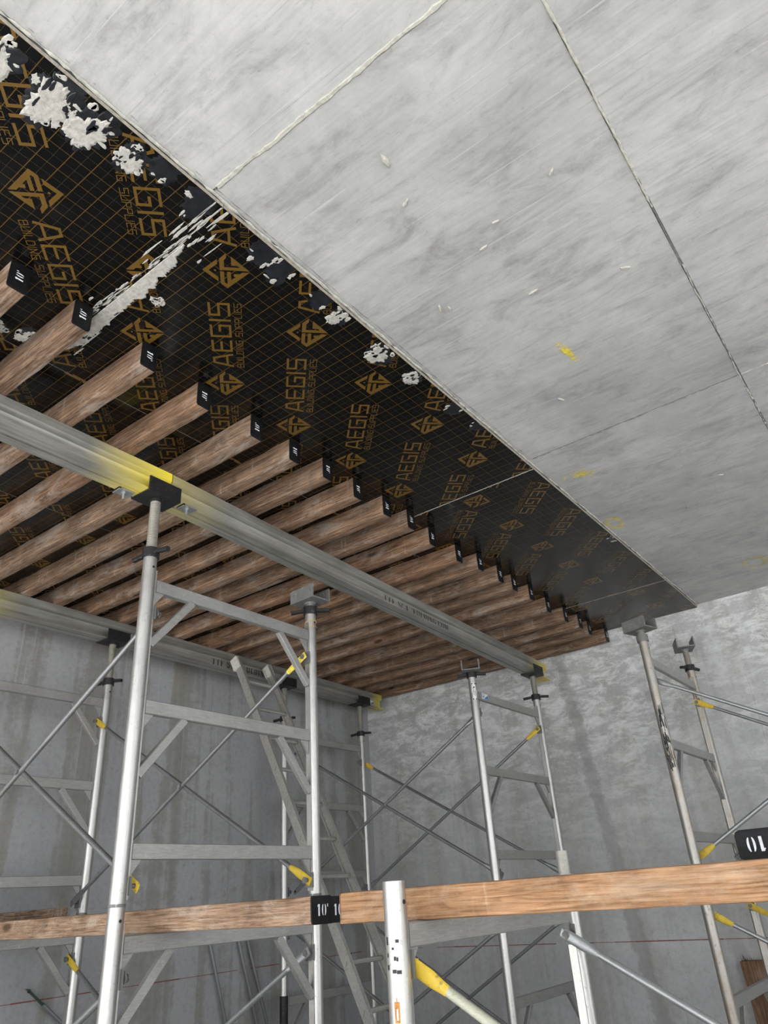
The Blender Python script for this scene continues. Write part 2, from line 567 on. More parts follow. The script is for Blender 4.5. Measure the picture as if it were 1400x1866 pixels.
SQ = {  # angular lettering, unit height: strokes and advance
    'A': ([[(0, 0), (.24, .94), (.52, .94), (.76, 0)], [(.09, .30), (.67, .30)]], .76),
    'E': ([[(.70, .94), (.06, .94), (.06, .06), (.70, .06)], [(.06, .52), (.62, .52)]], .70),
    'G': ([[(.72, .94), (.06, .94), (.06, .06), (.68, .06), (.68, .54), (.34, .54)]], .74),
    'I': ([[(.07, 0), (.07, 1)]], .14),
    'S': ([[(.72, .94), (.06, .94), (.06, .52), (.66, .52), (.66, .06), (0, .06)]], .72),
    'B': ([[(.06, .94), (.60, .94), (.60, .55), (.06, .52), (.06, .94)], [(.06, .52), (.66, .52), (.66, .06), (.06, .06), (.06, .52)]], .70),
    'U': ([[(.06, 1), (.06, .06), (.64, .06), (.64, 1)]], .70),
    'L': ([[(.06, 1), (.06, .06), (.60, .06)]], .60),
    'D': ([[(.06, .94), (.50, .94), (.66, .78), (.66, .22), (.50, .06), (.06, .06), (.06, .94)]], .70),
    'N': ([[(.06, 0), (.06, .96), (.62, .04), (.62, 1)]], .68),
    'P': ([[(.06, 0), (.06, .94), (.64, .94), (.64, .46), (.06, .46)]], .66),
    ' ': ([], .45),
}


def lettering(txt, w, gap):
    q, x = [], 0.0
    for ch in txt:
        st, adv = SQ[ch]
        for s in st:
            q += stroke([(x + a, b) for a, b in s], w)
        x += adv + gap
    return q, x - gap


def ST(ch):  # stencil serif lettering, unit height
    R = rect
    if ch == 'T':
        return R(0, .91, .72, 1) + R(0, .72, .07, .95) + R(.65, .72, .72, .95) + R(.26, 0, .47, .9) + R(.15, 0, .58, .07), .72
    if ch == 'F':
        return R(.12, 0, .33, 1) + R(.02, 0, .45, .07) + R(.02, .92, .68, 1) + R(.61, .72, .68, 1) + R(.33, .47, .5, .54) + R(.46, .38, .53, .63), .70
    if ch == 'S':
        return stroke([(.58, .74), (.50, .93), (.30, .96), (.12, .82), (.16, .62), (.50, .42), (.56, .18), (.36, .04), (.14, .07), (.07, .26)], .16), .64
    if ch == 'C':
        return stroke([(.62, .72), (.56, .92), (.36, .96), (.17, .80), (.12, .5), (.17, .2), (.36, .04), (.56, .08), (.64, .28)], .17), .70
    if ch == 'G':
        return ST('C')[0] + R(.46, .1, .66, .45) + R(.38, .40, .74, .47), .76
    if ch == 'A':
        return stroke([(.08, 0), (.36, 1)], .08) + stroke([(.38, 1), (.64, 0)], .2) + R(.17, .27, .5, .33) + R(0, 0, .24, .07) + R(.46, 0, .8, .07), .80
    if ch == 'O':
        return stroke([(.33, .98), (.18, .85), (.12, .5), (.18, .15), (.33, .02)], .18) + stroke([(.43, .98), (.58, .85), (.64, .5), (.58, .15), (.43, .02)], .18), .76
    if ch == 'L':
        return R(.12, 0, .33, 1) + R(.02, .93, .45, 1) + R(.02, 0, .64, .08) + R(.57, 0, .64, .3), .66
    if ch == 'D':
        return R(.10, 0, .30, 1) + R(.02, .93, .34, 1) + R(.02, 0, .34, .07) + stroke([(.38, .96), (.58, .85), (.64, .5), (.58, .15), (.38, .04)], .18), .76
    if ch == 'I':
        return R(.10, 0, .31, 1) + R(0, .93, .41, 1) + R(0, 0, .41, .07), .41
    if ch == 'N':
        return R(.08, 0, .15, 1) + stroke([(.13, 1), (.60, 0)], .2) + R(.60, 0, .67, 1) + R(0, 0, .26, .07) + R(.48, .93, .78, 1), .76
    if ch == 'M':
        return R(.08, 0, .15, 1) + stroke([(.15, 1), (.42, .05)], .17) + stroke([(.42, .05), (.68, 1)], .08) + R(.66, 0, .86, 1) + R(0, 0, .24, .07) + R(.58, 0, .94, .07), .94
    if ch == '.':
        return R(.05, 0, .22, .15), .26
    if ch == "'":
        return R(.05, .72, .20, 1) + R(.1, .6, .17, .75), .24
    return [], .40


def numeral10(h, tick=True):
    # spray-stencilled "10'", x to the right, y up, centred
    q = [[(-.72 * h, .80 * h), (-.60 * h, .80 * h), (-.60 * h, 0), (-.38 * h, 0), (-.38 * h, h), (-.60 * h, h)][::1]]
    for s in (-1, 1):
        pts = [(0.20 * h + s * (.10 + .20 * math.cos(t)) * h, .5 * h + .5 * h * math.sin(t)) for t in [(-80 + 20 * i) * PI / 180 for i in range(9)]]
        inn = [(0.20 * h + s * (.09 + .04 * math.cos(t)) * h, .5 * h + .46 * h * math.sin(t)) for t in [(80 - 20 * i) * PI / 180 for i in range(9)]]
        pp = pts + inn
        q.append(pp if s > 0 else pp[::-1])
    if tick:
        q += rect(.64 * h, .74 * h, .75 * h, 1.0 * h)
    return [[(x, y - h / 2) for x, y in p] for p in q]


def clip_poly(poly, x0, y0, x1, y1):
    def cut(ps, ax, lim, sgn):
        out = []
        for i in range(len(ps)):
            a, b = ps[i - 1], ps[i]
            da, db = (a[ax] - lim) * sgn, (b[ax] - lim) * sgn
            if da >= 0:
                if db < 0:
                    pass
            if (da >= 0) != (db >= 0):
                t = da / (da - db)
                out.append((a[0] + (b[0] - a[0]) * t, a[1] + (b[1] - a[1]) * t))
            if db >= 0:
                out.append(b)
        return out
    for ax, lim, sgn in ((0, x0, 1), (0, x1, -1), (1, y0, 1), (1, y1, -1)):
        poly = cut(poly, ax, lim, sgn)
        if len(poly) < 3:
            return []
    return poly


def decal(mb, quads, org, ux, uy, mi=0, off=0.0):
    org, ux, uy = Vector(org), Vector(ux), Vector(uy)
    n = ux.cross(uy).normalized()
    for i, p in enumerate(quads):
        vs = [org + ux * a + uy * b + n * (off + .00002 * (i % 9)) for a, b in p]
        mb.add(vs, [tuple(range(len(vs)))], mi)


# ------------------------------------------------------------------ room shell
ZP = 3.67           # formwork face
ZS = 3.70           # slab soffit
XL, YB = -3.965, 5.82
YF, XR = -3.4, 7.0  # open edges of the slab

o = struct(MB().box((XL - 0.3, YF - 1.0, -0.2), (XR, YB + 0.3, 0.0)).build('floor', MT['floor'], smooth=False))
g = struct(MB().box((-40, -60, -0.30), (60, YF - 1.0, -0.02)).build('ground', MT['ground'], smooth=False))
wl = struct(MB().box((XL - 0.3, YF, 0), (XL, YB, ZS + 0.008)).build('wall_left', MT['wall_left'], smooth=False))
wb = struct(MB().box((XL - 0.3, YB, 0), (XR, YB + 0.3, ZS + 0.008)).build('wall_back', MT['wall_back'], smooth=False))
cl = struct(MB().box((XL - 0.3, YF, ZS + 0.008), (XR, YB + 0.3, ZS + 0.3)).build('ceiling', MT['soffit'], smooth=False))

# slab soffit panels cast against the stripped sheets
SX = [0.0, 1.213, 2.432, 3.65, 4.87, 6.09, XR]
SY = [YF, -2.50, -0.055, 2.385, 4.905, YB]
for i in range(len(SX) - 1):
    for j in range(len(SY) - 1):
        e = 0.0025
        b = MB()
        x0, x1, y0, y1 = SX[i] + e, SX[i + 1] - e, SY[j] + e, SY[j + 1] - (e if j < len(SY) - 2 else 0)
        zz = ZS + random.uniform(-0.0012, 0.0012)
        c = 0.003
        vs = [(x0, y0, ZS + .012), (x1, y0, ZS + .012), (x1, y1, ZS + .012), (x0, y1, ZS + .012),
              (x0 + c, y0 + c, zz), (x1 - c, y0 + c, zz), (x1 - c, y1 - c, zz), (x0 + c, y1 - c, zz)]
        b.add(vs, [(4, 7, 6, 5), (0, 4, 5, 1), (1, 5, 6, 2), (2, 6, 7, 3), (3, 7, 4, 0)])
        b.build('concrete_panel', MT['soffit'], cl, smooth=False)


def ridge(name, p0, p1, w, h, mat, seed, keep=1.0, zc=ZS):
    # rough bead of laitance that squeezed out along a sheet joint
    rnd = random.Random(seed)
    p0, p1 = Vector(p0), Vector(p1)
    L = (p1 - p0).length
    n = max(4, int(L / 0.022))
    d = (p1 - p0).normalized()
    s = Vector((-d.y, d.x, 0))
    vs, fs = [], []
    wob = 0
    for i in range(n + 1):
        wob = wob * 0.8 + rnd.uniform(-.002, .002)
        c = p0 + d * (L * i / n) + s * wob
        on = 1.0 if rnd.random() < keep else 0.15
        ww = w * rnd.uniform(0.55, 1.25) * on
        hh = h * rnd.uniform(0.4, 1.3) * on
        vs += [c + s * ww / 2 + Vector((0, 0, .002)), c + s * ww * .2 + Vector((0, 0, -hh)), c - s * ww * .25 + Vector((0, 0, -hh * .8)), c - s * ww / 2 + Vector((0, 0, .002))]
    for i in range(n):
        for q in range(3):
            fs.append((i * 4 + q, i * 4 + q + 1, i * 4 + 5 + q, i * 4 + 4 + q))
    return MB().add(vs, fs).build(name, mat, cl, smooth=False)


ridge('seam_ridge', (0.03, -0.055, ZS), (3.6, -0.055, ZS), 0.024, 0.005, MT['grout'], 1, 0.97)
ridge('seam_ridge', (1.213, YF, ZS), (1.213, 1.05, ZS), 0.011, 0.006, MT['grout'], 2, 0.95)
ridge('seam_ridge', (1.213, 1.05, ZS), (1.213, 1.42, ZS), 0.006, 0.002, MT['grout_dark'], 3, 0.9)
ridge('seam_ridge', (1.213, 1.42, ZS), (1.213, 2.5, ZS), 0.007, 0.003, MT['grout'], 4, 0.8)
ridge('seam_ridge', (1.213, 2.5, ZS), (1.213, YB, ZS), 0.013, 0.004, MT['grout'], 5, 0.8)
ridge('seam_ridge', (0.03, 2.385, ZS), (1.2, 2.385, ZS), 0.009, 0.003, MT['grout_dark'], 6, 0.7)
ridge('seam_ridge', (1.22, 2.385, ZS), (3.6, 2.385, ZS), 0.008, 0.004, MT['grout'], 7, 0.9)
ridge('seam_ridge', (0.02, 4.905, ZS), (2.4, 4.905, ZS), 0.008, 0.003, MT['grout'], 8, 0.6)
ridge('seam_ridge', (0.022, YF, ZS), (0.022, YB, ZS), 0.004, 0.001, MT['grout_dark'], 9, 0.4)
ridge('slab_lip', (0.004, YF, ZS - .004), (0.004, YB, ZS - .004), 0.014, 0.006, MT['grout'], 10, 0.85)

# small lumps, nail nibs and spalls on the soffit
rnd = random.Random(5)
for px, py, L in ((0.30, .97, .06), (.33, 1.0, .05), (.66, 1.15, .05), (.72, .72, .04), (.98, .66, .04), (1.55, .32, .06), (.55, .25, .08), (.50, .43, .05),
                  (1.02, 1.28, .05), (.62, .80, .045), (.42, 1.95, .05), (1.75, 1.1, .05), (.85, 3.4, .05), (.55, 3.7, .05)):
    b = MB()
    n = 7
    a0 = rnd.uniform(0, PI)
    top = []
    for q in range(n):
        t = 2 * PI * q / n
        r1, r2 = L / 2 * rnd.uniform(.7, 1.1), L * .16 * rnd.uniform(.6, 1.2)
        x, y = math.cos(t) * r1, math.sin(t) * r2
        top.append((px + x * math.cos(a0) - y * math.sin(a0), py + x * math.sin(a0) + y * math.cos(a0)))
    vs = [(x, y, ZS + .001) for x, y in top] + [(px + (x - px) * .55, py + (y - py) * .55, ZS - .006) for x, y in top]
    b.add(vs, [(i, (i + 1) % n, n + (i + 1) % n, n + i) for i in range(n)] + [tuple(range(n, 2 * n))])
    b.build('cement_nib', MT['grout'], cl, smooth=False)


def streak_mark(name, cx, cy, lx, ly, ring, seed, ang=0.0):
    # streaky marking paint: fine dashes that follow the board grain
    rnd = random.Random(seed)
    b = MB()
    for i in range(170):
        t = rnd.uniform(0, 2 * PI)
        r = math.sqrt(rnd.random()) if not ring else rnd.gauss(.9, .1)
        if not ring:
            r = min(1, abs(rnd.gauss(0, .5)))
        x, y = lx * r * math.cos(t), ly * r * math.sin(t)
        x, y = cx + x * math.cos(ang) - y * math.sin(ang), cy + x * math.sin(ang) + y * math.cos(ang)
        l, w = rnd.uniform(.006, .03), rnd.uniform(.0012, .0035)
        zq = ZS - .0020 - .000012 * i
        b.add([(x - l / 2, y - w / 2, zq), (x - l / 2, y + w / 2, zq), (x + l / 2, y + w / 2, zq), (x + l / 2, y - w / 2, zq)], [(0, 1, 2, 3)])
    return b.build(name, MT['marking'], cl, smooth=False)


streak_mark('paint_mark', .605, 1.61, .10, .014, False, 1, 1.45)
streak_mark('paint_mark', .18, 2.76, .11, .06, False, 2, .3)
streak_mark('paint_mark', .075, 3.57, .05, .10, True, 3)
streak_mark('paint_mark', .67, 5.12, .09, .13, True, 4)

# red chalk datum line one metre above the floor
def chalk(p0, p1, nrm, parent):
    rnd = random.Random(3)
    p0, p1, nrm = Vector(p0), Vector(p1), Vector(nrm)
    n = 60
    b = MB()
    for i in range(n):
        if rnd.random() < .08:
            continue
        a, c = p0.lerp(p1, i / n), p0.lerp(p1, (i + .99) / n)
        h = Vector((0, 0, rnd.uniform(.002, .0042)))
        k = nrm * .0012
        b.add([a - h + k, c - h + k, c + h + k, a + h + k], [(0, 1, 2, 3)])
    b.build('chalk_line', MT['red'], parent, smooth=False)


chalk((XL, YF + .1, 1.0), (XL, YB, 1.0), (1, 0, 0), wl)
chalk((XL, YB, 1.0), (XR, YB, 1.0), (0, -1, 0), wb)

# ------------------------------------------------------------------ film-faced plywood sheets still in place
U = Vector((1, -1)) / math.sqrt(2)
V = Vector((-1, -1)) / math.sqrt(2)
LOGO = [
    [(-1, 0), (-.74, 0), (-.36, .36), (-.36, .62)], [(-1, 0), (-.36, -.62), (-.36, -.36), (-.74, 0)],
    [(-.53, 0), (-.47, -.06), (-.41, 0), (-.47, .06)],
    [(-.27, .03), (-.08, .03), (-.08, .56), (-.27, .64)], [(-.27, .64), (-.08, .56), (.03, .72), (.03, .97)],
    [(-.27, .03), (.97, .03), (.66, .20), (-.27, .20)],
    [(.97, .03), (.22, .80), (.22, .52), (.62, .16)], [(.22, .80), (.22, .30), (.38, .30), (.38, .62)],
    [(.38, .30), (.58, .30), (.50, .43), (.38, .43)],
    [(-.27, -.05), (-.10, -.05), (-.10, -.66), (-.27, -.74)], [(-.27, -.74), (-.10, -.66), (0, -.74), (0, -1)],
    [(0, -1), (.97, -.05), (.66, -.05), (0, -.70)],
    [(.02, -.05), (.18, -.05), (.18, -.55), (.02, -.72)], [(.30, -.16), (.62, -.16), (.48, -.32), (.30, -.32)],
]
BIG, bigw = lettering('AEGIS', .112, .17)
SML, smlw = lettering('BUILDING SUPPLIES', .085, .16)


def motif(cx, cy):
    out = []
    R, UU = -V, U

    def put(p, u0, r0):
        return [(cx + UU.x * (u0 + b) + R.x * (r0 + a), cy + UU.y * (u0 + b) + R.y * (r0 + a)) for a, b in p]
    out.append(('printed_logo', [put([(a * .093, b * .093) for a, b in p], 0, 0) for p in LOGO]))
    for nm, txt, wid, u0, v0, ln, h in (('printed_lettering', BIG, bigw, .128, -.046, .405, .092), ('printed_small_lettering', SML, smlw, .122, -.094, .41, .033)):
        out.append((nm, []))
        for p in txt:
            # x runs along u, y along v
            out[-1][1].append([(cx + U.x * (u0 + x / wid * ln) + V.x * (v0 + y * h), cy + U.y * (u0 + x / wid * ln) + V.y * (v0 + y * h)) for x, y in p])
    return out


XC = [0.0, -1.222, -2.444, -3.666, XL + .003]
YC = [-2.44, 0.0, 2.44, 4.88, YB - .006]
ROWT = ['nearest row', 'second row from the camera', 'third row from the camera', 'short row by the end wall']
COLT = ['along the slab edge', 'above the front aluminium stringer', 'between the two stringers', 'narrow along the left wall']
PHASE = [(-.169, -.292), (-.135, -.07), (-.148, .162), (-.2, .1)]
panels = {}
for i in range(4):
    for j in range(4):
        g = 0.0018
        x0, x1, y0, y1 = XC[i + 1] + g, XC[i] - (g if i else 0), YC[j] + g, YC[j + 1] - g
        cx, cy = (x0 + x1) / 2, (y0 + y1) / 2
        hx, hy = (x1 - x0) / 2, (y1 - y0) / 2
        flip = j in (0, 2)
        t = thing('plywood_panel', 'black gold-lettered plywood sheet, %s %s' % (ROWT[j], COLT[i]), 'plywood',
                  (cx, cy, ZP), PI if flip else 0, 'plywood sheets under the slab')
        b = MB()
        b.box((-hx, -hy, 0), (hx, hy, .018))
        b.mi = [0 if q in (0, 1) else 1 for q in range(6)]
        b.build('sheet', [MT['film'], MT['plyedge']], t, smooth=False)
        ph = PHASE[j]
        px0 = ph[0] + (0.27 if i % 2 else 0)
        for a in range(-3, 4):
            for c in range(-5, 6):
                mx, my = px0 + .531 * a, ph[1] + .472 * c
                if abs(mx) > hx + .6 or abs(my) > hy + .6:
                    continue
                for nm, polys in motif(mx, my):
                    pr = MB()
                    for m_i, p in enumerate(polys):
                        q = clip_poly(p, -hx, -hy, hx, hy)
                        if len(q) >= 3:
                            vs = [(x, y, -.0004 - .00002 * (m_i % 9)) for x, y in q]
                            nz = sum(q[k - 1][0] * q[k][1] - q[k][0] * q[k - 1][1] for k in range(len(q)))
                            pr.add(vs, [tuple(range(len(vs)))] if nz < 0 else [tuple(range(len(vs) - 1, -1, -1))])
                    if pr.v:
                        pr.build(nm, MT['gold'], t, smooth=False)
        panels[(i, j)] = (t, cx, cy, flip)


def on_panel(x, y):
    for (i, j), (t, cx, cy, flip) in panels.items():
        if XC[i + 1] <= x <= XC[i] and YC[j] <= y <= YC[j + 1]:
            s = -1 if flip else 1
            return t, (lambda a, b: (s * (a - cx), s * (b - cy)))


def blob(b, f, cx, cy, rx, ry, seed, z0, z1, spike=0.0, clipx=-0.002, mi=0, n=72):
    rnd = random.Random(seed)
    ph = [rnd.uniform(0, 6.28) for _ in range(4)]
    out = []
    for i in range(n):
        t = 2 * PI * i / n
        r = 1 + .16 * math.sin(2 * t + ph[0]) + .12 * math.sin(3 * t + ph[1]) + .08 * math.sin(7 * t + ph[2])
        if spike and i % 2:
            r *= 1 + spike * .45 * rnd.random()
        r *= rnd.uniform(.955, 1.045)
        r += .07 * math.sin(13 * t + ph[3])
        x, y = cx + rx * r * math.cos(t), cy + ry * r * math.sin(t)
        out.append((min(x, clipx), y))
    L = [f(x, y) for x, y in out]
    c = f(min(cx, clipx), cy)
    m = [(c[0] + (x - c[0]) * .82, c[1] + (y - c[1]) * .82) for x, y in L]
    vs = [(x, y, z0) for x, y in L] + [(x, y, z1) for x, y in m] + [(c[0], c[1], z1)]
    fs = [(i, n + i, n + (i + 1) % n, (i + 1) % n) for i in range(n)] + [(n + i, 2 * n, n + (i + 1) % n) for i in range(n)]
    b.add(vs, fs, mi)


# x, y, rx, ry, whiteness 0..1, spiky
SPL = [(-.10, -.77, .07, .055, .9, .3), (-.10, -.60, .10, .075, .9, .5), (-.095, -.475, .095, .065, .8, .5), (-.085, -.325, .06, .05, .95, .3), (-.03, -.23, .055, .06, .3, .3),
       (-.055, -.07, .085, .05, .1, .2), (-.045, .245, .065, .055, .45, .6), (-.055, .345, .07, .055, .4, .2), (-.03, .565, .055, .055, .12, .2),
       (-.04, .69, .055, .045, .7, .5), (-.06, 1.0, .065, .07, .75, .4), (-.04, 1.245, .055, .05, .7, .9), (-.035, 1.60, .045, .05, .12, .2), (-.02, 1.82, .035, .05, .1, .2),
       (-.02, 3.75, .03, .06, .4, .5), (-.95, .05, .05, .035, .9, .6), (-1.13, -.10, .05, .04, .9, .9), (-1.16, -.20, .035, .03, .9, .7), (-.55, .14, .02, .02, .9, .9)]
for k, (x, y, rx, ry, wht, sp) in enumerate(SPL):
    r = on_panel(min(x, -.001), y)
    if not r:
        continue
    t, f = r
    rnd = random.Random(90 + k)
    b = MB()
    blob(b, f, x, y, rx, ry, k, -.0004, -.0014, sp * .5, mi=0)
    if wht > .55:
        blob(b, f, x - rx * .2, y, rx * .72, ry * .8, k + 50, -.0012, -.0045, sp * .45, mi=1)
        for q in range(5):
            blob(b, f, x + rnd.uniform(-.5, .6) * rx, y + rnd.uniform(-.6, .6) * ry, rx * rnd.uniform(.08, .28), ry * rnd.uniform(.06, .16), k * 7 + q, -.004, -.0052, .2, mi=0, n=14)
    for q in range(int(3 + 8 * wht)):
        a = rnd.uniform(0, 2 * PI)
        blob(b, f, x + rx * .9 * math.cos(a), y + ry * .9 * math.sin(a), .012 * rnd.uniform(.3, 1.5), .010 * rnd.uniform(.3, 1.5), k * 31 + q, -.001, -.003, .6, mi=1, n=14)
    b.build('concrete_splash', [MT['wet'], MT['crust']], t, smooth=False)

# cement run along the first cross joint
t, f = on_panel(-.5, .05)
rnd = random.Random(12)
b = MB()
n = 140
wlk = 0.0
vs, fs = [], []
for i in range(n + 1):
    s = i / n
    x = -.235 - .93 * s
    half = .030 * min(1, s * 6 + .15) * min(1, (1 - s) * 7 + .12)
    wlk = wlk * .75 + rnd.uniform(-.16, .16)
    lo = .012 + rnd.uniform(-.0006, .0006) + .010 * s
    hi = lo + 2 * half * (1 + wlk + rnd.uniform(-.05, .05))
    for (yy, zz) in ((lo, -.0004), (lo + .002, -.003), (hi - .006, -.004), (hi, -.0004)):
        a, c = f(x, yy)
        vs.append((a, c, zz))
for i in range(n):
    for q in range(3):
        fs.append((i * 4 + q, i * 4 + 4 + q, i * 4 + 5 + q, i * 4 + 1 + q))
b.add(vs, fs)
b.build('cement_run', MT['crust'], t, smooth=False)
for k in range(34):   # thin white lines and specks at the joint
    b = MB() if k == 0 else b
    x = rnd.uniform(-1.15, -.02)
    y = rnd.choice([rnd.uniform(.001, .01), rnd.uniform(.0, .11)])
    blob(b, f, x, y, rnd.uniform(.006, .05), rnd.uniform(.002, .005), 300 + k, -.0004, -.0018, .8, n=16)
b.build('cement_specks', MT['crust'], t, smooth=False)['kind'] = 'stuff'
t0, f0 = on_panel(-.5, -.05)
b = MB()
for k in range(46):
    x = rnd.uniform(-1.1, -.02)
    y = rnd.choice([rnd.uniform(-.012, -.002), rnd.uniform(-.06, 0)])
    blob(b, f0, x, y, rnd.uniform(.006, .05), rnd.uniform(.002, .006), 400 + k, -.0004, -.0018, .8, n=16)
b.build('cement_specks', MT['crust'], t0, smooth=False)['kind'] = 'stuff'
# pale crumbs along the two far cross joints
for yj, cnt in ((2.44, 70), (4.88, 60)):
    t, f = on_panel(-.4, yj + .01)
    b = MB()
    for k in range(cnt):
        blob(b, f, -1.0 * (k + .5) / cnt, yj + .003 + rnd.uniform(-.001, .002), rnd.uniform(.006, .016), rnd.uniform(.0015, .004), 600 + k, -.0003, -.0016, .5, n=10)
    b.build('cement_specks', MT['crust'], t, smooth=False)['kind'] = 'stuff'


# ------------------------------------------------------------------ timbers
def timber_mesh(b, L, w, h, seed, ch=.010, seg=26, amp=.0022):
    # along -x from 0, y 0..w, z 0..h ; weathered edges
    rnd = random.Random(seed)
    vs, fs = [], []
    n = 12
    for i in range(seg + 1):
        x = -L * i / seg
        c = [ch * rnd.uniform(.45, 1.35) for _ in range(4)]
        dy, dz = rnd.uniform(-amp, amp) * .5, rnd.uniform(-amp, amp) * .5
        if i in (0, seg):
            dy = dz = 0
        ring = []
        for (cy, cz, sy, sz, cc) in ((0, 0, 1, 1, c[0]), (w, 0, -1, 1, c[1]), (w, h, -1, -1, c[2]), (0, h, 1, -1, c[3])):
            if sy * sz > 0:
                ring += [(cy, cz + sz * cc), (cy + sy * cc * .3, cz + sz * cc * .3), (cy + sy * cc, cz)]
            else:
                ring += [(cy + sy * cc, cz), (cy + sy * cc * .3, cz + sz * cc * .3), (cy, cz + sz * cc)]
        vs += [(x, min(max(y + dy, 0), w), min(max(z + dz, 0), h)) for y, z in ring]
    for i in range(seg):
        for q in range(n):
            fs.append((i * n + q, i * n + (q + 1) % n, (i + 1) * n + (q + 1) % n, (i + 1) * n + q))
    fs += [tuple(range(n - 1, -1, -1)), tuple(range(seg * n, seg * n + n))]
    b.add(vs, [f[::-1] for f in fs])
    return vs[:n]


def painted_end(ring, parent, up=None, h=.032, txt=True, tick=True, sh=0.0):
    # black paint on the end grain with a stencilled length; up = text direction
    n = len(ring)
    b = MB()
    cy = sum(p[1] for p in ring) / n
    cz = sum(p[2] for p in ring) / n
    vs = [(-.004, cy + (p[1] - cy) * 1.012, cz + (p[2] - cz) * 1.012) for p in ring]
    vs += [(.0012, cy + (p[1] - cy) * 1.0, cz + (p[2] - cz) * 1.0) for p in ring]
    vs += [(.0022, cy + (p[1] - cy) * .93, cz + (p[2] - cz) * .93) for p in ring]
    fs = []
    for q in range(n):
        fs.append((q, (q + 1) % n, n + (q + 1) % n, n + q))
        fs.append((n + q, n + (q + 1) % n, 2 * n + (q + 1) % n, 2 * n + q))
    fs.append(tuple(range(2 * n, 3 * n)))
    b.add(vs, fs)
    e = b.build('painted_end', MT['blackpaint'], parent)
    if txt:
        d = MB()
        rt, upv = up
        decal(d, numeral10(h, tick), (.0027, cy + sh, cz), rt, upv)
        d.build('numeral', MT['white'], e, smooth=False)
    return e


JX = [(-.776, -.0885), (-.783, .239), (-.826, .5835), (-.832, .9307), (-.8435, 1.2224), (-.8335, 1.481), (-.8495, 1.7707), (-.8546, 2.0648), (-.8498, 2.3193), (-.89, 2.628),
      (-.9063, 2.995), (-.8712, 3.2366), (-.8756, 3.5496), (-.8826, 3.79), (-.8836, 4.088), (-.9133, 4.4674), (-.9103, 4.817), (-.8933, 5.098), (-.9109, 5.357), (-.8764, 5.70)]
JX = [(-.775, -.355)] + JX
UPW = [1, 1, 0, 0, 1, 0, 0, 0, 1, 1, 1, 0, 1, 0, 1, 1, 0, 1, 0, 1, 1]
ORD = ['first', 'second', 'third', 'fourth', 'fifth', 'sixth', 'seventh', 'eighth', 'ninth', 'tenth', 'eleventh', 'twelfth', 'thirteenth', 'fourteenth',
       'fifteenth', 'sixteenth', 'seventeenth', 'eighteenth', 'nineteenth', 'twentieth', 'last']
JH, JW = .131, .078
meshes = []
for v in range(5):
    b = MB()
    ring = timber_mesh(b, 3.04, JW, JH, 40 + v)
    me_o = b.build('log', MT['joist'])
    meshes.append((me_o.data, ring))
    bpy.data.objects.remove(me_o)
protos = {}
for k, (x, y) in enumerate(JX):
    if k == 0:
        lab = 'old brown timber joist cut by the left picture edge, before the first whole one'
    elif k == 20:
        lab = 'last old brown timber joist, hard against the end wall'
    else:
        lab = 'old brown timber joist with black end, %s whole one counted from the camera' % ORD[k - 1]
    key = (k * 3 % 5, UPW[k])
    if key not in protos:
        t = thing('timber_joist', lab, 'joist', (x, y, ZP - JH), 0, 'timber joists under the plywood')
        link('log', meshes[key[0]][0], t)
        if UPW[k]:
            dirs = ((0, 0, 1), (0, -1, 0))
        else:
            dirs = ((0, 0, -1), (0, 1, 0))
        painted_end(meshes[key[0]][1], t, dirs, .030)
        protos[key] = t
    else:
        t = dup(protos[key], (x, y, ZP - JH), 0, lab)
    t.rotation_euler = (0, 0, 0)


# ------------------------------------------------------------------ aluminium stringers
HALF = [(.040, 0), (.040, -.046), (.034, -.054), (.014, -.062), (.008, -.078), (.008, -.132), (.018, -.145), (.060, -.152), (.060, -.165), (.007, -.165), (.007, -.158)]
PROF = HALF + [(-x, z) for x, z in HALF[::-1]]


def stringer(p0, p1, mat, label, txt=None, ty=0):
    p0, p1 = Vector(p0), Vector(p1)
    L = (p1 - p0).length
    d = (p1 - p0).normalized()
    t = thing('aluminium_stringer', label, 'beam', p0)
    yaw = math.atan2(-d.x, d.y)
    t.rotation_euler = (math.asin(d.z), 0, yaw)
    b = MB()
    n = len(PROF)
    y0, y1 = (0, L)
    vs = [(x, y, z) for y in (y0, y1) for x, z in PROF]
    fs = [(i, n + i, n + (i + 1) % n, (i + 1) % n) for i in range(n)]
    half = len(HALF)
    for base, rev in ((0, True), (n, False)):
        for i in range(half - 1):
            q = (base + i, base + i + 1, base + n - 2 - i, base + n - 1 - i)
            fs.append(q if rev else q[::-1])
    b.add(vs, fs)
    b.build('beam_section', mat, t)
    if txt:
        d2 = MB()
        x = 0
        H = .060
        for ch in txt:
            q, adv = ST(ch)
            decal(d2, [[(x + a * H, c * H) for a, c in p] for p in q], (.0085, ty, -.128), (0, 1, 0), (0, 0, 1))
            x += (adv + .12) * H
        d2.build('stencil_lettering', MT['ink'], t, smooth=False)
    return t, L


b1a, L1a = stringer((-1.445, -2.2, 3.536), (-1.447, .905, 3.536), MT['beam1a'], 'near front aluminium stringer, its far end sprayed bright yellow above the jack')
b1a.location = (-1.447, .905, 3.536)
for ch in b1a.children:
    for v in ch.data.vertices:
        v.co.y -= L1a
b1b, L1b = stringer((-1.447, .911, 3.534), (-1.560, 5.64, 3.434), MT['beam1b'], 'long front aluminium stringer with black stencilled lettering, ending yellow at the end wall', "TTF SCA 'FOLDING.COM", 1.97)
b2, L2 = stringer((-3.535, 1.05, 3.539), (-3.642, 5.63, 3.539), MT['beam2'], 'rear aluminium stringer near the left wall, with lettering behind the ladder', 'TTF SCAFFOLDING', 2.02)

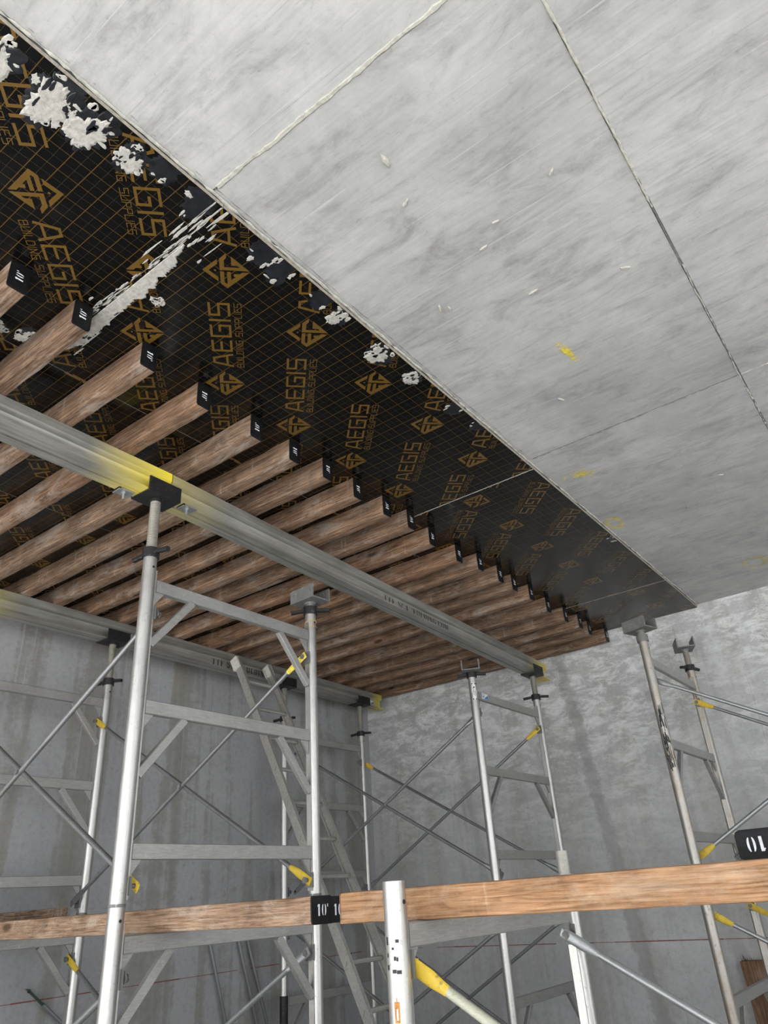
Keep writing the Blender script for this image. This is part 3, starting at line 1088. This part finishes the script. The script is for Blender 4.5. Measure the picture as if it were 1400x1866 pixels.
b = MB()
b.box((.0095, 0, 0), (.0105, .095, .04))
b.build('sticker', MT['sticker'], b2, (0, 4.36, -.118), smooth=False)
b = MB()
b.add([(.0109, .02, .001), (.0109, .094, .001), (.0109, .094, .03), (.0109, .055, .012)], [(0, 1, 2, 3)])
b.build('sticker_mark', MT['blue'], b2, (0, 4.36, -.118), smooth=False)


# ------------------------------------------------------------------ shoring frames
FW, PR = 1.19, .0335


def make_frame(name, H, label, mat, knees=(0, 1)):
    t = thing(name, label, 'scaffold frame', (0, 0, 0), 0, 'aluminium shoring frames')
    for s, y in ((1, 0.0), (-1, FW)):
        b = MB()
        b.pipe((0, y, 0), (0, y, H), PR, PR - .004, 22)
        b.box((-.016, min(y + s * .022, y + s * .0375), .02), (.016, max(y + s * .022, y + s * .0375), H - .06))
        b.build('post', mat, t)
        for z in (.07, H - (.28 if H > 1.5 else .255)):
            c = MB()
            c.tube((0, y + s * .040, z), (0, y + s * .085, z), .009, 10)
            c.tube((0, y + s * .076, z), (0, y + s * .082, z), .016, 6)
            c.box((-.024, min(y + s * .036, y + s * .046), z - .035), (.024, max(y + s * .036, y + s * .046), z + .035))
            c.build('brace_stud', MT['cement_steel'], t)
        hole = MB()
        hole.tube((PR * .72, y, H - .055), (PR + .0012, y, H - .055), .0065, 10)
        hole.build('pin_hole', MT['ink'], t)
    for i, z in enumerate((H - .14, H - .735, H - 1.34)):
        b = MB()
        b.bar((0, .040, z), (0, FW - .040, z), .034, .064, (0, 0, 1), 0, .003)
        for y, s in ((.040, 1), (FW - .040, -1)):
            b.prism([(y, z - .032), (y + s * .055, z - .032), (y, z - .10)], 0, -.006, .006)
        b.build('rung', MT['alu_rung'], t)
        if i in knees:
            for y, s in ((0, 1), (FW, -1)):
                k = MB()
                k.bar((0, y + s * .275, z - .030), (0, y + s * .036, z - .30), .030, .040, (0, s, 1), 0, .003)
                k.build('knee_brace', MT['alu_rung'], t)
    return t


HU, HLW = 1.54, 1.49
fup = make_frame('shoring_frame', HU, 'upper shoring frame nearest the camera, its tall post under the yellow stringer joint', MT['alu'])
flo = make_frame('shoring_frame', HLW, 'lower aluminium shoring frame nearest the camera, below the tall post and long timber', MT['alu'])
fup.location = (-1.447, .845, 1.49)
flo.location = (-1.447, .845, 0)
FR = {'A': (-1.447, .845), 'B': (-1.537, 4.125), 'C': (-3.545, .85), 'D': (-3.61, 4.035), 'E': (-.13, 4.288), 'F': (0.0, .775), 'P': (2.0, 4.288), 'Q': (2.08, .775)}
LBL = {
    'B': ('upper aluminium shoring frame with blue sticker, below the far end of the front stringer', 'lower aluminium shoring frame standing below the blue-stickered one near the end wall'),
    'C': ('upper aluminium shoring frame partly out of view on the left, under the rear stringer', 'lower shoring frame by the left wall, under the short timber end'),
    'D': ('upper aluminium shoring frame behind the ladder in the corner of the two walls', 'lower aluminium shoring frame behind the foot of the ladder in the wall corner'),
    'E': ('upper aluminium shoring frame standing free at the bare end wall, black-smeared post', 'lower aluminium shoring frame on the right, in front of the upright brown offcut'),
    'P': ('upper aluminium shoring frame just beyond the right picture edge by the end wall', 'lower aluminium shoring frame just beyond the right picture edge by the end wall'),
}
fup2 = make_frame('shoring_frame', HU, LBL['B'][0], MT['alu'], (1,))
flo2 = make_frame('shoring_frame', HLW, LBL['B'][1], MT['alu'], (1,))
fup2.location = FR['B'] + (1.49,)
flo2.location = FR['B'] + (0,)
frames = {'A': (fup, flo), 'B': (fup2, flo2)}
for k in 'CDEP':
    x, y = FR[k]
    frames[k] = (dup(fup if k == 'C' else fup2, (x, y, 1.49), 0, LBL[k][0]), dup(flo if k == 'C' else flo2, (x, y, 0), 0, LBL[k][1]))
frames['F'] = (None, dup(flo2, (FR['F'][0], FR['F'][1], 0), 0, 'low shoring frame in front whose open post top stands before the orange timber'))
frames['Q'] = (None, dup(flo2, (FR['Q'][0], FR['Q'][1], 0), 0, 'low aluminium shoring frame just beyond the right picture edge nearest the camera'))
for k in 'FQ':
    for ch in frames[k][1].children:
        if ch.name.startswith('brace_stud'):
            ch.location.z += .043
for k in 'EDBF':
    for fr in frames[k]:
        if fr:
            for ch in fr.children:
                if ch.name.startswith('post'):
                    ch.data = ch.data.copy()
                    ch.data.materials[0] = MT['alu_old'] if k in 'E' else MT['alu']


def sticker_on(frame, y, z, ang, h=.14, mark=True, r=PR):
    # wrapped label: white patch with a bracketed letter in black
    n = 8
    half = .62
    b = MB()
    rr = r + .0008

    def pt(a, zz, e=0):
        return ((rr + e) * math.cos(ang + a), y + (rr + e) * math.sin(ang + a), zz)
    vs = [pt(-half + 2 * half * i / n, zz) for zz in (z, z + h) for i in range(n + 1)]
    b.add(vs, [(i, i + 1, n + 2 + i, n + 1 + i) for i in range(n)])
    s = b.build('sticker', MT['sticker'], frame)
    if mark:
        d = MB()
        Q = []
        for sg in (-1, 1):
            Q += stroke([(sg * .18, .95), (sg * .42, .95), (sg * .42, .60)], .07) + stroke([(sg * .42, .42), (sg * .42, .05), (sg * .18, .05)], .07)
        Q += stroke([(-.12, .28), (-.12, .74), (.18, .74)], .07) + stroke([(-.3, .5), (.3, .5)], .07) + stroke([(.16, .22), (.16, .56)], .07)
        for p in Q:
            vs = [pt(a * 1.2, z + c * h, .0007) for a, c in p]
            d.add(vs, [tuple(range(4))])
        d.build('sticker_mark', MT['ink'], s, smooth=False)
    return s


AC = math.atan2(-1, .55)
sticker_on(frames['B'][0], 0, HU - .19, -.85)
sticker_on(frames['B'][1], 0, HLW - .16, -.85)
sticker_on(frames['D'][1], 0, HLW - .13, -.6)
sticker_on(frames['E'][1], 0, HLW - .20, -1.15)
# tape wrap on the corner frame, black smear on the right-hand frame
def sleeve(frame, y, z0, z1, mat, name, r=PR + .0012):
    b = MB()
    b.tube((0, y, z0), (0, y, z1), r, 22, cap=False)
    return b.build(name, mat, frame)


sleeve(frames['D'][1], 0, .52, .80, MT['black'], 'tape_wrap')
b = MB()
rnd = random.Random(77)
for i in range(60):
    a = -1.25 + rnd.gauss(0, .35)
    z = rnd.uniform(.60, 1.0)
    w, hgt = rnd.uniform(.05, .2), rnd.uniform(.02, .10)
    rr = PR + .001 + .00002 * i
    vs = [(rr * math.cos(a + q * w), rr * math.sin(a + q * w), z + e * hgt) for q, e in ((-.5, 0), (.5, 0), (.35, 1), (-.4, 1))]
    b.add(vs, [(0, 1, 2, 3)])
b.build('tar_smear', MT['black'], frames['E'][0], smooth=False)
# remains of a label and a rust bloom on the front post
b = MB()
for a, z, w, h in ((-.95, 1.335, .3, .008), (-1.35, 1.318, .2, .006), (-1.2, 1.292, .2, .010), (-1.0, 1.290, .16, .010), (-1.3, 1.262, .35, .009), (-.9, 1.260, .4, .009), (-1.9, 1.33, .15, .02), (-1.9, 1.27, .15, .012), (-1.9, 1.30, .12, .010)):
    rr = PR + .001
    b.add([(rr * math.cos(a + q * w), rr * math.sin(a + q * w), z + e * h) for q, e in ((-.5, 0), (.5, 0), (.5, 1), (-.5, 1))], [(0, 1, 2, 3)])
b.build('label_remains', MT['ink'], frames['F'][1], smooth=False)
b = MB()
for a, z, w, h in ((-1.42, 1.150, .14, .045), (-1.12, 1.150, .14, .045), (-1.27, 1.18, .45, .016), (-1.27, 1.148, .42, .006), (-1.26, 1.19, .06, .015)):
    rr = PR + .001
    b.add([(rr * math.cos(a + q * w), rr * math.sin(a + q * w), z + e * h) for q, e in ((-.5, 0), (.5, 0), (.5, 1), (-.5, 1))], [(0, 1, 2, 3)])
b.build('rust_stain', MT['rust'], frames['F'][1], smooth=False)
# coupling pins and joint rings
b = MB()
b.pipe((0, FW, HLW - .1), (0, FW, HLW + .088), .0245, .021, 20)
b.build('coupling_pin', MT['pin'], frames['F'][1])
for k in 'ABCDE':
    for y in (0, FW):
        c = MB()
        c.pipe((0, y, -.006), (0, y, .006), PR + .0015, PR - .002, 20)
        c.build('joint_ring', MT['cement_steel'], frames[k][0])
# yellow wire round the second post of the nearest frame
b = MB()
for zz, tl in ((HU - .052, .25), (HU - .075, -.2)):
    pts = [((PR + .003) * math.cos(a), FW + (PR + .003) * math.sin(a), zz + tl * PR * math.cos(a)) for a in [2 * PI * i / 20 for i in range(21)]]
    for i in range(20):
        b.tube(pts[i], pts[i + 1], .0022, 5)
b.build('tie_wire', MT['wire'], fup)
# blue sticker on the top rung of frame B
b = MB()
b.box((.0176, .10, HU - .158), (.0186, .20, HU - .112))
s = b.build('sticker', MT['sticker'], frames['B'][0], smooth=False)
b = MB()
b.add([(.0190, .135, HU - .156), (.0190, .198, HU - .156), (.0190, .198, HU - .124), (.0190, .165, HU - .138)], [(0, 1, 2, 3)])
decal(b, stroke([(.108, HU - .118), (.108, HU - .142), (.135, HU - .142), (.135, HU - .118)], .008), (.019, 0, 0), (0, 1, 0), (0, 0, 1))
b.build('sticker_mark', MT['blue'], s, smooth=False)


# ------------------------------------------------------------------ screw jacks with U-heads
def make_jack(label, drop, mat_head, head_h=.085):
    t = thing('screw_jack', label, 'jack', (0, 0, 0), 0, 'screw jacks on the frame posts')
    # origin at the underside of the head plate; drop = distance from there to the tube top
    b = MB()
    b.box((-.075, -.10, 0), (.075, .10, .009))
    for s in (-1, 1):
        b.box((min(s * .066, s * .075), -.10, .009), (max(s * .066, s * .075), .10, head_h))
    b.tube((0, 0, -.012), (0, 0, 0), .036, 18)
    for yy in (-.075, .075):
        for s in (-1, 1):
            b.tube((s * .075, yy, .05), (s * .079, yy, .05), .007, 8)
    b.build('u_head', mat_head, t)
    s = MB()
    zz = 0
    n = 16
    prof = []
    L = drop + .25
    st = .009
    k = int(L / st)
    for i in range(k):
        prof += [(.0245, -i * st), (.027, -(i + .3) * st), (.027, -(i + .6) * st), (.0245, -(i + .9) * st)]
    vs, fs = [], []
    for r, z in prof:
        vs += [(r * math.cos(2 * PI * q / n), r * math.sin(2 * PI * q / n), z) for q in range(n)]
    for i in range(len(prof) - 1):
        for q in range(n):
            fs.append((i * n + q, (i + 1) * n + q, (i + 1) * n + (q + 1) % n, i * n + (q + 1) % n))
    s.add(vs, fs)
    s.build('screw', MT['screw'], t)
    return t


def add_nut(t, drop, rz, mat, wings=True):
    c = MB()
    c.pipe((0, 0, -drop), (0, 0, -drop + .05), .043, .027, 20)
    for s in (-1, 1) if wings else ():
        ca, sa = math.cos(rz), math.sin(rz)
        c.bar((s * .038 * ca, s * .038 * sa, -drop + .03), (s * .12 * ca, s * .12 * sa, -drop + .022), .026, .022, (0, 0, 1), 0, .004)
    c.build('collar_nut', mat, t)


ZT = 3.03
JK = [  # frame, post(0/1), head underside z, head rotation, nut rotation, head material, label
    ('A', 0, 3.362, .02, .12, 'black', 'tall black-headed screw jack carrying the yellow joint of the front stringer'),
    ('A', 1, 3.108, 1.50, .6, 'cement_steel', 'lowered screw jack on the second post of the nearest frame, carrying nothing'),
    ('B', 0, 3.075, .50, .5, 'cement_steel', 'open-pronged screw jack beside the blue-stickered rung, carrying nothing'),
    ('B', 1, 3.266, .03, .4, 'black', 'black screw jack carrying the far yellow end of the front stringer'),
    ('C', 1, 3.363, .02, .3, 'black', 'dark screw jack carrying the near part of the rear stringer, left'),
    ('D', 0, 3.363, .02, .2, 'black', 'dark screw jack carrying the rear stringer behind the ladder top'),
    ('D', 1, 3.363, .02, .2, 'black', 'dark screw jack carrying the yellow end of the rear stringer in the corner'),
    ('E', 0, 3.115, 1.25, .7, 'cement_steel', 'cement-crusted screw jack head closest below the plywood corner, carrying nothing'),
    ('E', 1, 3.222, .42, 1.2, 'cement_steel', 'open-pronged screw jack with long bare thread at the bare end wall'),
    ('C', 0, 3.363, .02, .3, 'black', 'dark screw jack out of view beyond the left picture edge'),
]
for k, p, z, rz, nr, mh, lab in JK:
    x, y = FR[k]
    drop = z - ZT
    t = make_jack(lab, drop, MT[mh])
    t.location = (x, y + p * FW, z)
    t.rotation_euler = (0, 0, rz)
    add_nut(t, drop, nr - rz, MT['cement_steel'] if (k, p) == ('E', 0) else MT['black'], (k, p) != ('E', 0))
sleeve(frames['B'][0], FW, HU - .001, HU + .001, MT['black'], 'post_rim')

# bolted clips that hold the stringer to the jack head
for dy, dx in ((-.165, -.045), (.165, .045)):
    t = thing('beam_clip', 'small bolted steel clip %s the black jack head, under the stringer joint' % ('before' if dy < 0 else 'behind'), 'clip', (-1.447 + dx, .845 + dy, 3.369))
    b = MB()
    b.box((-.03, -.045, -.008), (.03, .045, 0))
    b.box((-.03, -.045, -.014), (.03, -.035, 0))
    b.build('clip_plate', MT['galv_light'], t)
    b = MB()
    b.tube((0, 0, -.016), (0, 0, -.008), .013, 6)
    b.tube((0, 0, -.045), (0, 0, -.016), .0065, 10)
    b.build('bolt', MT['galv_light'], t)


# ------------------------------------------------------------------ cross braces
def brace(label, pa, pb, mat_t, ends, cat='brace', group=None, root=None):
    # one tube with two flattened, drilled ends
    pa, pb = Vector(pa), Vector(pb)
    org = root.location if root else Vector((0, 0, 0))
    a, c = pa - org, pb - org
    d = (c - a).normalized()
    b = MB()
    b.tube(a + d * .138, c - d * .138, .0135, 12)
    t = b.build('brace_tube', mat_t, root)
    for e, s, mm in ((a, 1, ends[0]), (c, -1, ends[1])):
        q = MB()
        dd = d * s
        up = Vector((0, 1, 0))
        side = dd.cross(up).normalized()
        # transition cone into a flat tongue
        n = 12
        ringA = [e + dd * .14 + (side * math.cos(2 * PI * i / n) * .0140 + up * math.sin(2 * PI * i / n) * .0140) for i in range(n)]
        ringB = [e + dd * .075 + (side * math.cos(2 * PI * i / n) * .022 + up * math.sin(2 * PI * i / n) * .006) for i in range(n)]
        ringC = [e - dd * .022 + (side * math.cos(2 * PI * i / n) * .021 + up * math.sin(2 * PI * i / n) * .005) for i in range(n)]
        vs = ringA + ringB + ringC
        fs = [(i, (i + 1) % n, n + (i + 1) % n, n + i) for i in range(n)] + [(n + i, n + (i + 1) % n, 2 * n + (i + 1) % n, 2 * n + i) for i in range(n)] + [tuple(range(2 * n, 3 * n))]
        q.add(vs, fs)
        q.build('flattened_end', mm, t)
        h = MB()
        h.tube(e - up * .0065, e + up * .0065, .010, 10)
        h.build('bolt_hole', MT['ink'], t)
    return t


def cross_brace(label, xa, xb, y, zu, zl, mats, ends_up, ends_dn):
    # ends_*: materials at the xa end and at the xb end ; up: high at xa, dn: low at xa
    c = Vector(((xa + xb) / 2, y, (zu + zl) / 2))
    t = thing('cross_brace', label, 'brace', c, 0, 'cross braces between the frames')
    brace('', (xa, y - .009, zu), (xb, y - .009, zl), mats[0], ends_up, root=t)
    brace('', (xa, y + .011, zl), (xb, y + .011, zu), mats[1], ends_dn, root=t)
    b = MB()
    b.tube((0, -.028, 0), (0, .028, 0), .007, 8)
    b.tube((0, -.032, 0), (0, -.026, 0), .014, 6)
    b.build('pivot_bolt', MT['galv'], t)
    return t


G, Yl, GL = MT['galv'], MT['yellow'], MT['galv_light']
BR = [
    ('A', 'C', 0, 1, (G, G), (G, G), (Yl, G), 'upper cross brace leaving the tall near post toward the left picture edge'),
    ('A', 'C', 1, 1, (G, G), (MT['marking'], G), (Yl, Yl), 'upper cross brace crossing behind the near frame, yellow end above the black timber ends'),
    ('A', 'C', 0, 0, (G, G), (G, G), (G, G), 'lower cross brace leaving the foot of the tall near post leftward'),
    ('A', 'C', 1, 0, (GL, G), (GL, G), (G, Yl), 'lower cross brace below the long timber, bolted to the near frame'),
    ('B', 'D', 0, 1, (G, G), (G, G), (G, G), 'upper cross brace from the blue-stickered frame, crossing nearer the camera'),
    ('B', 'D', 1, 1, (G, G), (Yl, G), (G, Yl), 'upper cross brace nearest the end wall, yellow ends by the stringer ends'),
    ('B', 'D', 0, 0, (G, G), (G, G), (G, G), 'lower cross brace behind the front post, nearer the camera'),
    ('B', 'D', 1, 0, (G, G), (G, G), (G, G), 'lower cross brace behind the front post, nearest the end wall'),
    ('E', 'P', 0, 1, (GL, GL), (GL, GL), (Yl, G), 'bright upper cross brace running right from the tar-smeared post'),
    ('E', 'P', 1, 1, (G, G), (Yl, G), (G, G), 'upper cross brace with yellow end running right from the bare-thread jack post'),
    ('E', 'P', 0, 0, (GL, GL), (Yl, G), (G, G), 'lower cross brace with yellow-orange end running right below the orange timber'),
    ('E', 'P', 1, 0, (G, G), (Yl, G), (G, G), 'lower cross brace with yellow end at the right picture edge'),
    ('F', 'Q', 0, 0, (MT['splashed'], GL), (Yl, G), (G, G), 'paint-splashed cross brace with bright yellow end on the cut front post'),
    ('F', 'Q', 1, 0, (GL, GL), (GL, G), (G, G), 'galvanised cross brace crossing the end wall below the orange timber'),
]
for fa, fb, p, upper, mats, eu, ed, lab in BR:
    xa, ya = FR[fa]
    xb, yb = FR[fb]
    off = .066 if p == 0 else FW - .066
    y = (ya + yb) / 2 + off
    if abs(ya - yb) > .01:
        y = ya + off
    zu, zl = ((2.75, 1.56) if upper else (1.235, .07) if fa != 'F' else (1.278, .113))
    cross_brace(lab, xa, xb, y, zu, zl, mats, eu, ed)


# loose braces leaning on the left wall
def loose(label, p0, p1, end_mat, mat):
    t = thing('loose_brace', label, 'brace', p0)
    brace('', p0, p1, mat, (end_mat, end_mat), root=t)
    return t


XW = XL + .03
loose('loose steel brace leaning on the left wall, left one of three behind the near frame', (XW + .03, 3.90, .016), (XW, 3.43, 1.42), G, G)
loose('loose steel brace leaning on the left wall, middle one of three behind the near frame', (XW + .03, 4.24, .016), (XW, 3.74, 1.42), G, G)
loose('loose steel brace leaning on the left wall, right one of three behind the near frame', (XW + .03, 4.36, .016), (XW, 3.84, 1.42), G, G)
loose('loose steel brace with dark green tip leaning low on the left wall', (XW + .05, 3.25, .02), (XW, 1.97, 1.06), MT['greenpaint'], G)


# ------------------------------------------------------------------ loose timbers on the rungs
def loose_timber(label, org, yaw, L, w, h, mat, seed, both=True, dirs=((0, 1, 0), (0, 0, 1)), nh=.036, tick=True, sh=0.0, ch=.010, black=True):
    t = thing('loose_timber', label, 'timber', org, yaw)
    b = MB()
    ring = timber_mesh(b, L, w, h, seed, ch)
    b.build('log', mat, t)
    if black:
        painted_end(ring, t, dirs, nh, True, tick, sh)
    ring2 = [(-L - .0, p[1], p[2]) for p in ring]
    e = MB()
    n = len(ring)
    cy, cz = w / 2, h / 2
    vs = [(-L + .004, cy + (p[1] - cy) * 1.012, cz + (p[2] - cz) * 1.012) for p in ring] + [(-L - .002, cy + (p[1] - cy) * .97, cz + (p[2] - cz) * .97) for p in ring]
    e.add(vs, [(q, n + q, n + (q + 1) % n, (q + 1) % n) for q in range(n)] + [tuple(range(2 * n - 1, n - 1, -1))])
    e.build('painted_end', MT['blackpaint'], t)
    return t


ZR = HLW - .14 + .0325 + .0005          # top of the rungs
t1 = loose_timber('long orange-brown timber lying across the front frame, running off to the right', (2.72, .905, ZR), .0, 3.03, .14, .090, MT['timber'], 61)
t1.rotation_euler = (0, 0, .004)
loose_timber('long weathered timber across the near and left frames, black ten-foot end before the middle post', (-.497, .962, ZR), -.055, 3.03, .104, .088, MT['weathered'], 62)
loose_timber('timber lying directly behind the weathered one, only its black end showing', (-.515, 1.072, ZR), -.055, 3.03, .104, .084, MT['weathered'], 63)
t3 = loose_timber('short end of a brown timber on edge at the left picture edge', (-3.02, 1.52, ZR), -.03, .86, .088, .14, MT['joist'], 64, black=False)
# support timbers hidden behind the orange one, and the black-ended timber resting on them
loose_timber('support timber hidden behind the orange one, nearer the camera', (2.62, 1.50, ZR), 0, 2.75, .14, .094, MT['timber'], 65)
loose_timber('support timber on the rungs by the end wall, hidden behind the orange one', (2.5, 4.45, ZR), 0, 2.85, .088, .094, MT['timber'], 66)
t4 = loose_timber('dark ring-grained timber end with upside-down numeral lying on top at the right', (.838, 1.36, ZR + .0965), -PI / 2, 3.2, .14, .080, MT['joist'], 67, dirs=((0, -1, 0), (0, 0, -1)), nh=.040, tick=False, sh=-.018, ch=.019)

# ------------------------------------------------------------------ ladder
TOP = Vector((-3.455, 3.245, 3.455))
BOT = Vector((-1.70, 3.215, 0.0))
lad = thing('ladder', 'grey aluminium ladder leaning on the rear stringer', 'ladder', (BOT.x, BOT.y, 0))
dl = (TOP - BOT)
dn = dl.normalized()
nrm = Vector((dn.z, 0, -dn.x)).normalized()
W2 = .405
for y in (0, W2):
    b = MB()
    p0, p1 = Vector((0, y, .03)), dl + Vector((0, y, 0))
    b.bar(p0, p1, .008, .072, nrm)                       # web
    s = 1 if y == 0 else -1
    for q in (-1, 1):
        off = nrm * (q * .032)
        b.bar(p0 + off + Vector((0, s * .013, 0)), p1 + off + Vector((0, s * .013, 0)), .026, .008, nrm)
    b.build('rail', MT['ladder'], lad)
    b = MB()
    b.bar(p1 - dn * .10 - nrm * .01, p1 + dn * .012 - nrm * .01, .05, .085, nrm, 0, .006)
    b.build('rail_pad', MT['pad'], lad)
    b = MB()
    b.box((-.055, y - .035, 0), (.055, y + .035, .022))
    b.bar((0, y, .02), Vector((0, y, .02)) + dn * .1, .03, .07, nrm)
    b.build('foot', MT['black'], lad)
k = 0
for i in range(13):
    z = .277 + .2695 * i
    if z > 3.3:
        break
    c = dl * (z / dl.z)
    b = MB()
    b.bar(c, c + Vector((0, W2, 0)), .030, .030, nrm, 0, .008)
    for y in (-.007, W2 + .007):
        b.tube(c + Vector((0, y, 0)), c + Vector((0, y + (.004 if y > 0 else -.004), 0)), .022, 3)
    b.build('rung', MT['ladder'], lad)

# ------------------------------------------------------------------ upright offcut by the end wall
t = thing('timber_offcut', 'upright brown timber offcut with splintered top against the end wall', 'timber', (-.36, YB - .115, 0))
b = MB()
b.prism([(0, 0), (.155, 0), (.155, .085), (.15, .09), (0, .09)], 2, 0, .855)
ob = b.build('log', MT['plank'], t)
t.rotation_euler = (0, -.03, 0)
b = MB()
rnd = random.Random(8)
for i in range(11):
    x, y = .01 + .012 * i * .6, rnd.uniform(.02, .07)
    b.tube((x, y, .85), (x + rnd.uniform(-.03, .03), y + rnd.uniform(-.02, .02), .85 + rnd.uniform(.02, .05)), .002, 4, .0006)
b.build('splinters', MT['blackpaint'], t)
t['kind'] = 'thing'
